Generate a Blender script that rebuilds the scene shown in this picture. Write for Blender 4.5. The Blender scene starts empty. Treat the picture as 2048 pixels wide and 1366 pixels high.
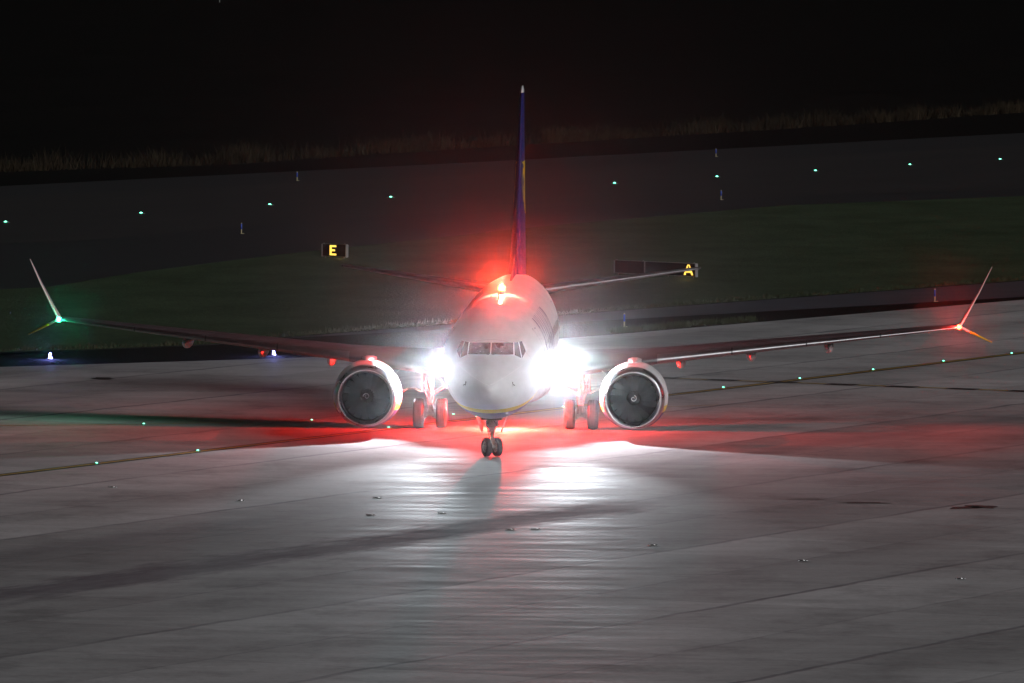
import bpy, bmesh, math, random
import numpy as np
from mathutils import Vector, Matrix
R = math.radians
random.seed(7); rng = np.random.default_rng(7)
S = bpy.context.scene
COL = S.collection

# ------------------------------------------------------------------ camera
CAM_H, CAM_D, CAM_YAW, CAM_PIT, CAM_ROLL, FPX = 19.53, 287.0, 0.0024186, 0.0535213, 0.00686468, 16048.4
cam_d = bpy.data.cameras.new('camera'); cam = bpy.data.objects.new('camera', cam_d); COL.objects.link(cam)
cam_d.sensor_width = 36; cam_d.lens = FPX / 2048 * 36; cam_d.clip_start = 1; cam_d.clip_end = 6000
cam.matrix_world = (Matrix.Translation((0, -CAM_D, CAM_H)) @ Matrix.Rotation(-CAM_YAW, 4, 'Z')
                    @ Matrix.Rotation(R(90) - CAM_PIT, 4, 'X') @ Matrix.Rotation(CAM_ROLL, 4, 'Z'))
S.camera = cam

# ------------------------------------------------------------------ night sky, apron floodlight, exposure
SUN_EL, SUN_AZ = R(22.0), R(48)          # the floodlit side: low, from behind the camera and to its right
w = bpy.data.worlds.new("World"); S.world = w; w.use_nodes = True
nt = w.node_tree; sky = nt.nodes.new('ShaderNodeTexSky'); sky.sky_type = 'NISHITA'; sky.sun_disc = False
sky.sun_elevation = R(-6); sky.sun_rotation = R(180) - SUN_AZ
bg = nt.nodes['Background']; nt.links.new(sky.outputs[0], bg.inputs[0]); bg.inputs[1].default_value = 0.06
sd = bpy.data.lights.new('sun', 'SUN'); sun = bpy.data.objects.new('sun', sd); COL.objects.link(sun)
sd.energy = 1.6; sd.angle = R(26); sd.color = (0.985, 0.99, 1.0)
d = Vector((-math.sin(SUN_AZ) * math.cos(SUN_EL), math.cos(SUN_AZ) * math.cos(SUN_EL), -math.sin(SUN_EL)))
sun.rotation_euler = d.to_track_quat('-Z', 'Y').to_euler()
S.view_settings.view_transform = 'Standard'; S.view_settings.look = 'None'
S.view_settings.exposure = 0.0; S.view_settings.gamma = 1
S.cycles.use_light_tree = True
S.cycles.sample_clamp_direct = 0; S.cycles.sample_clamp_indirect = 4
S.cycles.volume_bounces = 0; S.cycles.max_bounces = 6

# ------------------------------------------------------------------ helpers
def tag(o, label=None, cat=None, group=None, kind=None):
    for k, v in (('label', label), ('category', cat), ('group', group), ('kind', kind)):
        if v: o[k] = v
    return o
def empty(name, loc=(0, 0, 0), rz=0):
    o = bpy.data.objects.new(name, None); COL.objects.link(o); o.location = loc; o.rotation_euler = (0, 0, rz)
    o.empty_display_size = .3
    return o
def obj(name, bm, m, parent=None, smooth=False, loc=None):
    me = bpy.data.meshes.new(name)
    bmesh.ops.recalc_face_normals(bm, faces=bm.faces[:])
    bm.to_mesh(me); bm.free()
    if smooth: me.polygons.foreach_set('use_smooth', [True] * len(me.polygons))
    for mm in (m if isinstance(m, (list, tuple)) else [m]): me.materials.append(mm)
    o = bpy.data.objects.new(name, me); COL.objects.link(o)
    if parent: o.parent = parent
    if loc: o.location = loc
    return o
def dup(root, loc, label=None, rz=None, scale=None):
    r = root.copy(); COL.objects.link(r); r.location = loc
    if label: r['label'] = label
    if rz is not None: r.rotation_euler = (0, 0, rz)
    if scale: r.scale = (scale,) * 3
    for ch in list(root.children):
        c = ch.copy(); COL.objects.link(c); c.parent = r
        for g in ch.children:
            e = g.copy(); COL.objects.link(e); e.parent = c
    return r
def box(bm, c, s, rot=None):
    m = Matrix.Translation(c) @ (rot.to_4x4() if rot is not None else Matrix()) @ Matrix.Diagonal((*s, 1))
    return bmesh.ops.create_cube(bm, size=1, matrix=m)['verts']
def tube(bm, p0, p1, r0, r1=None, seg=14, caps=True):
    p0, p1 = Vector(p0), Vector(p1); r1 = r0 if r1 is None else r1
    v = p1 - p0; q = v.to_track_quat('Z', 'Y').to_matrix().to_4x4()
    return bmesh.ops.create_cone(bm, cap_ends=caps, segments=seg, radius1=r0, radius2=r1, depth=v.length,
                                 matrix=Matrix.Translation((p0 + p1) / 2) @ q)['verts']
def path_tube(bm, pts, r, seg=8):
    for a, b in zip(pts[:-1], pts[1:]): tube(bm, a, b, r, seg=seg)
    for p in pts: bmesh.ops.create_uvsphere(bm, u_segments=8, v_segments=6, radius=r, matrix=Matrix.Translation(p))
def lathe(bm, prof, axis='Y', seg=40, c=(0, 0, 0)):
    """prof: (along, radius) list revolved round an axis through c"""
    rings = []
    for a, r in prof:
        ring = []
        for k in range(seg):
            t = 2 * math.pi * k / seg; u, v = r * math.cos(t), r * math.sin(t)
            p = {'Y': (u, a, v), 'X': (a, u, v), 'Z': (u, v, a)}[axis]
            ring.append(bm.verts.new((c[0] + p[0], c[1] + p[1], c[2] + p[2])))
        rings.append(ring)
    for A, B in zip(rings[:-1], rings[1:]):
        for k in range(seg): bm.faces.new((A[k], A[(k + 1) % seg], B[(k + 1) % seg], B[k]))
    return rings
def rings_mesh(bm, rings, cap0=True, cap1=True, closed=True):
    vr = [[bm.verts.new(p) for p in r] for r in rings]; n = len(vr[0])
    for A, B in zip(vr[:-1], vr[1:]):
        for k in range(n if closed else n - 1): bm.faces.new((A[k], A[(k + 1) % n], B[(k + 1) % n], B[k]))
    if cap0: bm.faces.new(vr[0][::-1])
    if cap1: bm.faces.new(vr[-1])
    return vr

class N:
    """tiny node builder"""
    def __init__(s, name):
        s.m = bpy.data.materials.new(name); s.m.use_nodes = True; s.t = s.m.node_tree
        s.b = s.t.nodes['Principled BSDF']; s.co = s.t.nodes.new('ShaderNodeTexCoord')
        s.sep = s.t.nodes.new('ShaderNodeSeparateXYZ'); s.t.links.new(s.co.outputs['Object'], s.sep.inputs[0])
        s.X, s.Y, s.Z = s.sep.outputs
    def put(s, sock, v):
        if isinstance(v, bpy.types.NodeSocket): s.t.links.new(v, sock)
        elif isinstance(v, (tuple, list)) and len(v) == 3 and sock.type == 'RGBA': sock.default_value = (*v, 1)
        else: sock.default_value = v
    def ma(s, op, a, b=0.0, c=None, clamp=False):
        n = s.t.nodes.new('ShaderNodeMath'); n.operation = op; n.use_clamp = clamp
        s.put(n.inputs[0], a); s.put(n.inputs[1], b)
        if c is not None: s.put(n.inputs[2], c)
        return n.outputs[0]
    def vec(s, x, y, z=0.0):
        n = s.t.nodes.new('ShaderNodeCombineXYZ'); s.put(n.inputs[0], x); s.put(n.inputs[1], y); s.put(n.inputs[2], z); return n.outputs[0]
    def noise(s, v=None, scale=1.0, detail=3.0, rough=.55, lo=0.0, hi=1.0, frm=(.3, .7)):
        n = s.t.nodes.new('ShaderNodeTexNoise'); s.put(n.inputs['Vector'], v if v is not None else s.co.outputs['Object'])
        n.inputs['Scale'].default_value = scale; n.inputs['Detail'].default_value = detail; n.inputs['Roughness'].default_value = rough
        return s.ramp(n.outputs[0], frm[0], frm[1], lo, hi)
    def ramp(s, v, a, b, lo=0.0, hi=1.0):
        n = s.t.nodes.new('ShaderNodeMapRange'); s.put(n.inputs[0], v)
        for i, q in enumerate((a, b, lo, hi)): s.put(n.inputs[i + 1], q)
        return n.outputs[0]
    def white(s, v):
        n = s.t.nodes.new('ShaderNodeTexWhiteNoise'); s.put(n.inputs[0], v); return n.outputs[0]
    def mix(s, f, a, b, mode='MIX'):
        n = s.t.nodes.new('ShaderNodeMix'); n.data_type = 'RGBA'; n.blend_type = mode
        s.put(n.inputs[0], f); s.put(n.inputs[6], a); s.put(n.inputs[7], b); return n.outputs[2]
    def bump(s, h, strength=.3, dist=.02):
        n = s.t.nodes.new('ShaderNodeBump'); n.inputs['Strength'].default_value = strength; n.inputs['Distance'].default_value = dist
        s.put(n.inputs['Height'], h); s.t.links.new(n.outputs[0], s.b.inputs['Normal'])
    def done(s, col=None, rough=None, metal=0.0, emit=None, es=0.0, spec=None, coat=0.0):
        if col is not None: s.put(s.b.inputs['Base Color'], col)
        if rough is not None: s.put(s.b.inputs['Roughness'], rough)
        s.put(s.b.inputs['Metallic'], metal)
        if spec is not None: s.b.inputs['Specular IOR Level'].default_value = spec
        if coat: s.b.inputs['Coat Weight'].default_value = coat; s.b.inputs['Coat Roughness'].default_value = .12
        if emit: s.put(s.b.inputs['Emission Color'], emit); s.b.inputs['Emission Strength'].default_value = es
        return s.m
def mat(name, c, rough=.5, metal=0.0, var=.12, scale=3.0, emit=None, es=0.0, spec=None, coat=0.0):
    n = N(name); f = n.noise(scale=scale, lo=1 - var, hi=1 + var)
    g = n.mix(1.0, c, n.vec(f, f, f), 'MULTIPLY')
    return n.done(g, n.noise(scale=scale * 1.7, lo=rough * .85, hi=min(1, rough * 1.15)), metal, emit, es, spec, coat)

M = {}
M['metal'] = mat('bare_metal', (.30, .30, .31), .42, 1.0, .1)
M['chrome'] = mat('polished_steel', (.85, .85, .86), .16, 1.0, .03, 8)
M['lip'] = mat('inlet_lip_metal', (.46, .46, .5), .30, 1.0, .06, 1.5)
M['steel'] = mat('gear_steel', (.48, .48, .47), .42, .5, .25, 9)
M['gearwhite'] = mat('gear_grey_paint', (.62, .62, .60), .4, 0, .25, 8)
M['tyre'] = mat('tyre_rubber', (.035, .035, .037), .75, 0, .3, 10)
M['rim'] = mat('wheel_rim', (.5, .5, .5), .4, .2, .25, 14)
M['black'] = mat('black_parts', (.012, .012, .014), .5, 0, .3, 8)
M['wing'] = mat('wing_grey_paint', (.06, .06, .066), .42, 0, .15, 1.3, coat=.1)
M['white'] = mat('white_paint', (.78, .78, .78), .3, 0, .04, 2, coat=.4)
M['blue'] = mat('dark_blue_paint', (.006, .012, .11), .5, 0, .05, 2)
M['yellow'] = mat('yellow_paint', (.85, .58, .02), .32, 0, .1, 2, coat=.3)
M['textblue'] = mat('lettering_blue', (.01, .018, .13), .3, 0, .1, 4)
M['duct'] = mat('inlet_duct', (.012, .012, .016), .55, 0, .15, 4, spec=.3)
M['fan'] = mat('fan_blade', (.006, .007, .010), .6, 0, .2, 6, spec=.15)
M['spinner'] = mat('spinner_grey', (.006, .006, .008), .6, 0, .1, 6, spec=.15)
M['glass'] = mat('window_glass', (.03, .022, .024), .25, 0, .3, 6, spec=.6)
M['cabin'] = mat('cabin_window_glass', (.05, .045, .05), .12, 0, .3, 6)
M['seam'] = mat('seam_and_lip_glint', (.95, .95, .95), .3, 0, .3, 40, coat=.6)  # white stands for glints on the radome seam and inlet lip
M['blade'] = mat('lettered_frame', (.5, .5, .5), .5)

# paint of the fuselage: white over a yellow cheat line over a dark blue belly
def livery(name, z0, slope, yref, cap, band):
    n = N(name)
    zl = n.ma('MINIMUM', n.ma('MULTIPLY_ADD', n.ma('SUBTRACT', n.Y, yref), slope, z0), cap)
    dz = n.ma('SUBTRACT', n.Z, zl)
    f = n.noise(scale=.9, lo=.93, hi=1.03); dirt = n.noise(n.vec(n.ma('MULTIPLY', n.Y, .5), n.ma('MULTIPLY', n.X, 4), n.ma('MULTIPLY', n.Z, 4)), 1.0, lo=.93, hi=1.02)
    wcol = n.mix(1.0, n.mix(1.0, (.76, .765, .77), n.vec(f, f, f), 'MULTIPLY'), n.vec(dirt, dirt, dirt), 'MULTIPLY')
    # skin panel seams every few frames
    seam = n.ma('LESS_THAN', n.ma('ABSOLUTE', n.ma('SUBTRACT', n.ma('FRACT', n.ma('MULTIPLY', n.Y, .37)), .5)), .004)
    wcol = n.mix(n.ma('MULTIPLY', seam, .45), wcol, (.3, .3, .31))
    c = n.mix(n.ma('GREATER_THAN', dz, 0.0), (.80, .56, .03), wcol)
    c = n.mix(n.ma('GREATER_THAN', dz, -band), (.010, .018, .15), c)
    return n.done(c, n.noise(scale=2, lo=.40, hi=.50), coat=.12)
M['body'] = livery('fuselage_paint', 1.80, .09, -4.0, 2.36, .19)
M['cowl'] = livery('engine_cowl_paint', 1.36, 0.0, 0.0, 9.0, .25)

# ------------------------------------------------------------------ ground materials
ANG = R(63.5)
def st(n):
    s = n.ma('SUBTRACT', n.ma('MULTIPLY', n.X, math.sin(ANG)), n.ma('MULTIPLY', n.Y, math.cos(ANG)))
    t = n.ma('ADD', n.ma('MULTIPLY', n.X, math.cos(ANG)), n.ma('MULTIPLY', n.Y, math.sin(ANG)))
    return s, t
def concrete():
    n = N('apron_concrete'); s, t = st(n)
    wob = n.noise(scale=.35, lo=-.10, hi=.10)
    def joint(u, off, per, wd):
        f = n.ma('FRACT', n.ma('ADD', n.ma('DIVIDE', n.ma('SUBTRACT', n.ma('ADD', u, wob), off), per), .5))
        return n.ramp(n.ma('ABSOLUTE', n.ma('MULTIPLY', n.ma('SUBTRACT', f, .5), per)), wd * .5, wd, 1.0, 0.0)
    j1 = joint(s, 4.1, 9.75, .17)
    j2 = n.ma('MULTIPLY', joint(s, 4.1 + 4.875, 9.75, .09), .5)
    j3 = n.ma('MULTIPLY', joint(t, 1.3, 7.5, .08), .45)
    gap = n.noise(n.vec(n.ma('MULTIPLY', t, .09), n.ma('MULTIPLY', s, .1)), 1.0, 4, lo=.15, hi=1.0)
    jj = n.ma('MULTIPLY', n.ma('MAXIMUM', j1, n.ma('MAXIMUM', j2, j3)), gap)
    slab = n.white(n.vec(n.ma('FLOOR', n.ma('DIVIDE', n.ma('SUBTRACT', s, 4.1), 4.875)), n.ma('FLOOR', n.ma('DIVIDE', n.ma('SUBTRACT', t, 1.3), 7.5))))
    tone = n.ramp(slab, 0, 1, .86, 1.10)
    st1 = n.noise(n.vec(n.ma('MULTIPLY', n.X, .10), n.ma('MULTIPLY', n.Y, .55)), 1.0, 5, .62, .86, 1.12, (.28, .72))
    st2 = n.noise(n.vec(n.ma('MULTIPLY', n.X, .45), n.ma('MULTIPLY', n.Y, 2.1)), 1.0, 4, .6, .93, 1.06)
    big = n.noise(n.vec(n.ma('MULTIPLY', t, .025), n.ma('MULTIPLY', s, .16)), 1.0, 3, .5, .74, 1.20)
    tone = n.ma('MULTIPLY', n.ma('MULTIPLY', tone, st1), n.ma('MULTIPLY', st2, big))
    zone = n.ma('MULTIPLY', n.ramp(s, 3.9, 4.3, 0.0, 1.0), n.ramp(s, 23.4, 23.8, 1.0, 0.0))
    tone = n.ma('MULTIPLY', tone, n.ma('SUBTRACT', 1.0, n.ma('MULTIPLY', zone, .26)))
    grain = n.noise(n.vec(n.ma('MULTIPLY', n.X, 4.0), n.ma('MULTIPLY', n.Y, 4.0)), 1.0, 5, .75, .86, 1.12)
    blot = n.noise(n.vec(n.ma('MULTIPLY', n.X, .35), n.ma('MULTIPLY', n.Y, .22), 7.0), 1.0, 5, .7, .62, 1.06, (.25, .5))
    tone = n.ma('MULTIPLY', n.ma('MULTIPLY', tone, grain), blot)
    # tyre rubber band where nose wheels roll, with ragged edges
    rag = n.noise(n.vec(n.ma('MULTIPLY', t, .22), n.ma('MULTIPLY', s, .9)), 1.0, 5, .7, -.9, .9)
    bd = n.ma('ABSOLUTE', n.ma('SUBTRACT', n.ma('ADD', s, rag), 14.3))
    band = n.ma('MULTIPLY', n.ramp(bd, .7, 1.8, 1.0, 0.0), n.ma('MULTIPLY', n.ramp(t, -22.0, -14.5, 1.0, 0.0), n.noise(n.vec(n.ma('MULTIPLY', t, .16), n.ma('MULTIPLY', s, .5), 3.0), 1.0, 5, .7, lo=.5, hi=1.0)))
    bd2 = n.ma('ABSOLUTE', n.ma('SUBTRACT', n.ma('ADD', s, n.ma('MULTIPLY', rag, .7)), 7.2))
    band2 = n.ma('MULTIPLY', n.ramp(bd2, .2, 1.4, 1.0, 0.0), n.noise(n.vec(n.ma('MULTIPLY', t, .06), 9.0), 1.0, 2, lo=0.1, hi=.8))
    dark = n.ma('MAXIMUM', n.ma('MULTIPLY', band, .90), n.ma('MAXIMUM', n.ma('MULTIPLY', band2, .5), n.ma('MULTIPLY', jj, .72)))
    c = n.mix(1.0, (.385, .382, .388), n.vec(tone, tone, tone), 'MULTIPLY')
    c = n.mix(dark, c, (.045, .045, .062))
    wet = n.noise(n.vec(n.ma('MULTIPLY', n.X, .16), n.ma('MULTIPLY', n.Y, .8)), 1.0, 5, .65, .56, .88, (.3, .7))
    n.bump(n.ma('ADD', n.noise(n.vec(n.ma('MULTIPLY', n.X, .9), n.ma('MULTIPLY', n.Y, 1.3)), 1.0, 6, .75), n.ma('MULTIPLY', jj, -1.5)), .20, .02)
    return n.done(c, n.ma('ADD', wet, n.ma('MULTIPLY', band, .25), clamp=True), spec=.20)
def asphalt(name, col, lo=.8, hi=1.2, rough=.75, band=.5):
    n = N(name); s, t = st(n)
    f = n.ma('MULTIPLY', n.noise(n.vec(n.ma('MULTIPLY', n.X, .12), n.ma('MULTIPLY', n.Y, .25)), 1.0, 5, .6, lo, hi), n.noise(n.vec(n.ma('MULTIPLY', t, .03), n.ma('MULTIPLY', s, band)), 1.0, 4, .6, .75, 1.25))
    f = n.ma('MULTIPLY', f, n.noise(scale=14, lo=.85, hi=1.15))
    return n.done(n.mix(1.0, col, n.vec(f, f, f), 'MULTIPLY'), rough)
def turf(name, c1, c2, k=1.0):
    n = N(name)
    f = n.noise(n.vec(n.ma('MULTIPLY', n.X, .22), n.ma('MULTIPLY', n.Y, .12)), k, 6, .65)
    g = n.noise(scale=3.0, lo=.7, hi=1.25)
    n.bump(n.noise(scale=6.0, detail=4), .8, .06)
    return n.done(n.mix(1.0, n.mix(f, c1, c2), n.vec(g, g, g), 'MULTIPLY'), .95, spec=.1)
M['concrete'] = concrete()
M['shoulder'] = asphalt('dark_shoulder_asphalt', (.042, .042, .055))
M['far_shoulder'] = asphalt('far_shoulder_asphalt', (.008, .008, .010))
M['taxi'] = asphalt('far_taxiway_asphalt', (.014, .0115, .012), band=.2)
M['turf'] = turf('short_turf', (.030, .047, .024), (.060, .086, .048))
M['waste'] = turf('darkened_rough_ground', (.001, .001, .001), (.006, .005, .004), .3)  # near-black colour stands in for light falling off with distance
def bladem(name, c1, c2):
    n = N(name); f = n.noise(scale=.45, detail=5)
    return n.done(n.mix(f, c1, c2), .9, spec=.1)
M['bladegreen'] = bladem('grass_blades', (.030, .042, .022), (.056, .072, .040))
M['bladedry'] = bladem('dry_grass_blades', (.005, .004, .003), (.052, .038, .023))
M['linepaint'] = asphalt('yellow_line_paint', (.50, .33, .04), .7, 1.1, .6)
M['lineblack'] = asphalt('black_line_border', (.03, .028, .025), .7, 1.2, .6)

def sheet(name, pts, z, m, kind='structure'):
    bm = bmesh.new(); f = bm.faces.new([bm.verts.new((x, y, z)) for x, y in pts])
    bmesh.ops.triangulate(bm, faces=[f])
    for q in bm.faces:
        q.normal_update()
        if q.normal.z < 0: q.normal_flip()
    o = obj(name, bm, m)
    # recalc may flip open sheets; make sure they face up
    me = o.data
    if me.polygons[0].normal.z < 0: me.flip_normals()
    return tag(o, kind=kind)
AP = [(-70, 20), (-21, 54.1), (-7.5, 63.4), (6.1, 84.7), (27, 120.2), (90, 228)]
GE = [(-80, 30), (-21.7, 65.3), (-17.4, 68.2), (-12.5, 72.9), (-8, 82), (6.2, 106.2), (10.3, 112.8), (28.4, 141.5), (90, 238)]
IT = [(-90, 100), (-25.2, 123.6), (-22.9, 126.6), (-19, 144.4), (-12.1, 167.6), (-4.9, 188.1), (3.5, 212.3), (10, 227.3), (19.2, 249.1), (36.9, 270.4), (110, 420)]
TN = [(-110, 110), (-24.8, 183.4), (-9.1, 222.3), (10.6, 256.8), (37.7, 283.6), (130, 452)]
TF = [(-130, 140), (-33.4, 255.1), (1.4, 314.4), (45.1, 395.6), (150, 590)]
FS = [(-140, 150), (-35.2, 276), (-0.5, 340), (47, 432), (160, 640)]
BK = [(-150, 165), (-36.5, 306.5), (-20.6, 327.5), (-3.6, 370.1), (13.6, 410.6), (33, 456.5), (52.5, 508.1), (120, 660)]
def loc_(poly, dx=.0, dy=.0): return [(x + dx, y + dy) for x, y in poly]
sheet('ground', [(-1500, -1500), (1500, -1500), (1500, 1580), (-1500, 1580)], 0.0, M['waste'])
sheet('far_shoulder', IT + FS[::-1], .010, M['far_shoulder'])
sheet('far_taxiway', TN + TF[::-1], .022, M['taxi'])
sheet('asphalt_shoulder', [(90, 200), (-70, 5)] + GE, .010, M['shoulder'])
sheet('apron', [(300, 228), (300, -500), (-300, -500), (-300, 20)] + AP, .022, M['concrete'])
tag(sheet('grass_ground', GE + IT[::-1], .034, M['turf']), kind='structure')

# painted lines on the apron
def strip(name, p0, p1, off0, off1, z, m, bm=None):
    own = bm is None
    bm = bm or bmesh.new(); p0, p1 = Vector((*p0, 0)), Vector((*p1, 0)); v = (p1 - p0).normalized(); nn = Vector((v.y, -v.x, 0))
    a = [p0 + nn * off0, p0 + nn * off1, p1 + nn * off1, p1 + nn * off0]
    bm.faces.new([bm.verts.new((q.x, q.y, z)) for q in a])
    if own: return tag(obj(name, bm, m), kind='structure')
L0, L1 = (-16.9 - 18, -11.5 - 36), (23.7 + 22, 70.4 + 44.5)
strip('taxi_line', L0, L1, -.09, .09, .034, M['linepaint'])
bm = bmesh.new()
for a, b in ((-.30, -.10), (.10, .30)): strip('', L0, L1, a, b, .028, None, bm)
tag(obj('line_border', bm, M['lineblack']), kind='structure')
# crossing dashed line
X0, X1 = Vector((6.6, 49.47)), Vector((40.0, 32.0)); v = (X1 - X0).normalized()
bm = bmesh.new(); bm2 = bmesh.new(); q = 0
while q < 34:
    a = X0 + v * q
    strip('', a, a + v * 1.35, -.42, .42, .040, None, bm); b = a + v * 1.4
    strip('', b, b + v * 1.3, -.14, .14, .040, None, bm2); q += 2.75
tag(obj('dashed_line', bm, M['lineblack']), kind='structure'); tag(obj('dashed_line', bm2, M['linepaint']), kind='structure')
# curved turn-off line
bm = bmesh.new(); cv = [(9, 31), (3.5, 27.2), (-1.5, 23.6), (-6.9, 19.6), (-13.2, 16.6), (-22, 14.5), (-34, 14.0)]
for a, b in zip(cv[:-1], cv[1:]): strip('', a, b, -.07, .07, .034, None, bm)
tag(obj('turn_off_line', bm, M['linepaint']), kind='structure')

# dark tar patches in the apron surface
bm = bmesh.new()
for (x, y, a, b, r) in ((12.3, -21.5, 1.0, .45, 0), (10.5, -20.0, .7, .22, .1), (15.6, -23.4, .9, .5, .6), (16.2, -22.9, .5, .8, .3), (-16.2, 46.2, .5, .8, .2)):
    pts = []
    for k in range(14):
        t = 2 * math.pi * k / 14; rr = 1 + random.uniform(-.45, .25)
        px, py = a * rr * math.cos(t), b * rr * math.sin(t)
        pts.append(bm.verts.new((x + px * math.cos(r) - py * math.sin(r), y + px * math.sin(r) + py * math.cos(r), .030)))
    bm.faces.new(pts)
tag(obj('tar_patch', bm, M['lineblack']), kind='structure')

# ------------------------------------------------------------------ grass
def along(poly, u):
    P = np.array(poly, float); L = np.r_[0, np.cumsum(np.hypot(*np.diff(P, axis=0).T))]
    uu = u * L[-1]; return np.c_[np.interp(uu, L, P[:, 0]), np.interp(uu, L, P[:, 1])]
def blades(name, xy, h, wd, z0, m, label, cat, lean=.35):
    n = len(xy); a = rng.uniform(0, 2 * np.pi, n); la = rng.uniform(0, 2 * np.pi, n); l = rng.uniform(0, lean, n) * h
    dx, dy = np.cos(a) * wd / 2, np.sin(a) * wd / 2
    V = np.zeros((n, 3, 3)); V[:, 0] = np.c_[xy[:, 0] - dx, xy[:, 1] - dy, np.full(n, z0)]; V[:, 1] = np.c_[xy[:, 0] + dx, xy[:, 1] + dy, np.full(n, z0)]
    V[:, 2] = np.c_[xy[:, 0] + np.cos(la) * l, xy[:, 1] + np.sin(la) * l, z0 + h]
    me = bpy.data.meshes.new(name); me.vertices.add(3 * n); me.vertices.foreach_set('co', V.ravel())
    me.loops.add(3 * n); me.loops.foreach_set('vertex_index', np.arange(3 * n)); me.polygons.add(n)
    me.polygons.foreach_set('loop_start', np.arange(0, 3 * n, 3)); me.polygons.foreach_set('loop_total', np.full(n, 3))
    me.update(); me.materials.append(m); o = bpy.data.objects.new(name, me); COL.objects.link(o)
    return tag(o, label, cat, kind='stuff')
def clump(xy, f=.09, ph=0):
    return (np.sin(xy[:, 0] * f * 5 + ph) * np.sin(xy[:, 1] * f * 2.3 + 1.3 * ph) + np.sin(xy[:, 0] * f * 13 + xy[:, 1] * f * 5 + ph) * .6 + np.sin(xy[:, 1] * f * 31) * .4) * .5 + .5
# short turf on the island: random points between the lower and upper edges (visible part), taller along the near rim
u = rng.uniform(0.0, .8, 3000); v_ = rng.uniform(0, 1, 3000) ** 1.2
lo = along([(-40, 52), *GE[1:-1], (48, 172)], u); hi = along([(-45, 116), *IT[1:-1], (60, 318)], u)
xy = lo + (hi - lo) * v_[:, None]
u2 = rng.uniform(0, 1, 9000); e = along([(-40, 52), *GE[1:-1], (48, 172)], u2) + np.c_[rng.normal(0, .25, 9000), .5 + np.abs(rng.normal(0, .8, 9000))]
blades('grass', e, rng.uniform(.06, .26, len(e)) * (.4 + .8 * clump(e, .3)), .035, .034, M['bladegreen'],
       'short dark green grass on the island between the two taxiways', 'grass')
# thin tongue of weeds on the apron edge
p = along([(5.6, 84.4), (9.5, 91.6), (12.6, 96.4)], rng.uniform(0, 1, 2600)); p += np.c_[rng.normal(0, .18, 2600), rng.uniform(0, 2.6, 2600)]
blades('weeds', p, rng.uniform(.06, .3, 2600), .04, .022, M['bladegreen'], 'narrow strip of pale weeds growing along the apron edge', 'weeds')
# dry grass bank
nB = 60000; p = along(BK, rng.uniform(.15, .85, nB)); dep = np.abs(rng.normal(0, 2.6, nB)); p = p + np.c_[-dep * .4, dep]
h = rng.uniform(.3, 1.15, nB) * (.35 + 1.1 * np.clip(clump(p, .05), 0, 1)) * (1 + .5 * clump(p, .21, 2)); keep = rng.uniform(0, 1, nB) < np.clip(clump(p, .04, 1) * 1.3, .12, 1)
blades('dry_grass', p[keep], h[keep] * .85, .05, 0.0, M['bladedry'], 'tall pale dry grass along the far edge of the airfield', 'dry grass', lean=.8)
# ------------------------------------------------------------------ the aircraft
JET = empty('passenger_jet', (0, 0, .024), -0.0328180626)
tag(JET, 'white passenger jet with blue belly and blazing landing lights, facing the camera', 'aircraft')

# fuselage stations: t = y+4 : top, bottom, half width, height of the widest point
ST = np.array([
 [0.00, 2.66, 2.58, 0.05, 2.62], [0.15, 2.96, 2.30, 0.38, 2.63], [0.5, 3.24, 2.03, .72, 2.66], [1.0, 3.50, 1.80, 1.03, 2.74],
 [1.6, 3.73, 1.62, 1.29, 2.86], [2.05, 3.88, 1.52, 1.44, 2.95], [2.6, 4.24, 1.45, 1.57, 3.06], [3.2, 4.56, 1.40, 1.68, 3.15], [4.2, 4.93, 1.36, 1.79, 3.25],
 [5.5, 5.20, 1.34, 1.86, 3.32], [7.0, 5.34, 1.33, 1.88, 3.35], [12, 5.36, 1.33, 1.88, 3.35], [24, 5.36, 1.33, 1.88, 3.35], [26, 5.36, 1.50, 1.85, 3.42],
 [28.5, 5.36, 2.05, 1.70, 3.65], [31, 5.33, 2.75, 1.42, 3.98], [33.5, 5.25, 3.45, 1.05, 4.32], [36, 5.08, 4.08, .62, 4.58], [37.6, 4.92, 4.45, .30, 4.70], [38.0, 4.84, 4.56, .17, 4.72]])
def pchip(x, y):
    h = np.diff(x); dl = np.diff(y) / h; m = np.zeros(len(x)); m[0], m[-1] = dl[0], dl[-1]
    for i in range(1, len(x) - 1):
        if dl[i - 1] * dl[i] > 0:
            w1, w2 = 2 * h[i] + h[i - 1], h[i] + 2 * h[i - 1]; m[i] = (w1 + w2) / (w1 / dl[i - 1] + w2 / dl[i])
    def f(q):
        i = int(np.clip(np.searchsorted(x, q) - 1, 0, len(x) - 2)); s = (q - x[i]) / h[i]
        return (y[i] * (1 + 2 * s) * (1 - s) ** 2 + h[i] * m[i] * s * (1 - s) ** 2 + y[i + 1] * s * s * (3 - 2 * s) + h[i] * m[i + 1] * s * s * (s - 1))
    return f
FT, FB, FW, FC = (pchip(ST[:, 0], ST[:, k]) for k in (1, 2, 3, 4))
def sec(t, n=72, off=0.0):
    zt, zb, w_, c = FT(t) + off, FB(t) - off, FW(t) + off, FC(t); out = []
    for k in range(n):
        a = 2 * math.pi * k / n; out.append((w_ * math.cos(a), t - 4, c + (zt - c if math.sin(a) > 0 else c - zb) * math.sin(a)))
    return out
def inside(x, z, t):
    c, w_ = FC(t), FW(t); hh = FT(t) - c if z > c else c - FB(t)
    return (x / w_) ** 2 + ((z - c) / hh) ** 2 < 1
def front_y(x, z):
    a, b = .01, 8.0
    for _ in range(30):
        m = (a + b) / 2
        if inside(x, z, m): b = m
        else: a = m
    return b - 4
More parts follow.
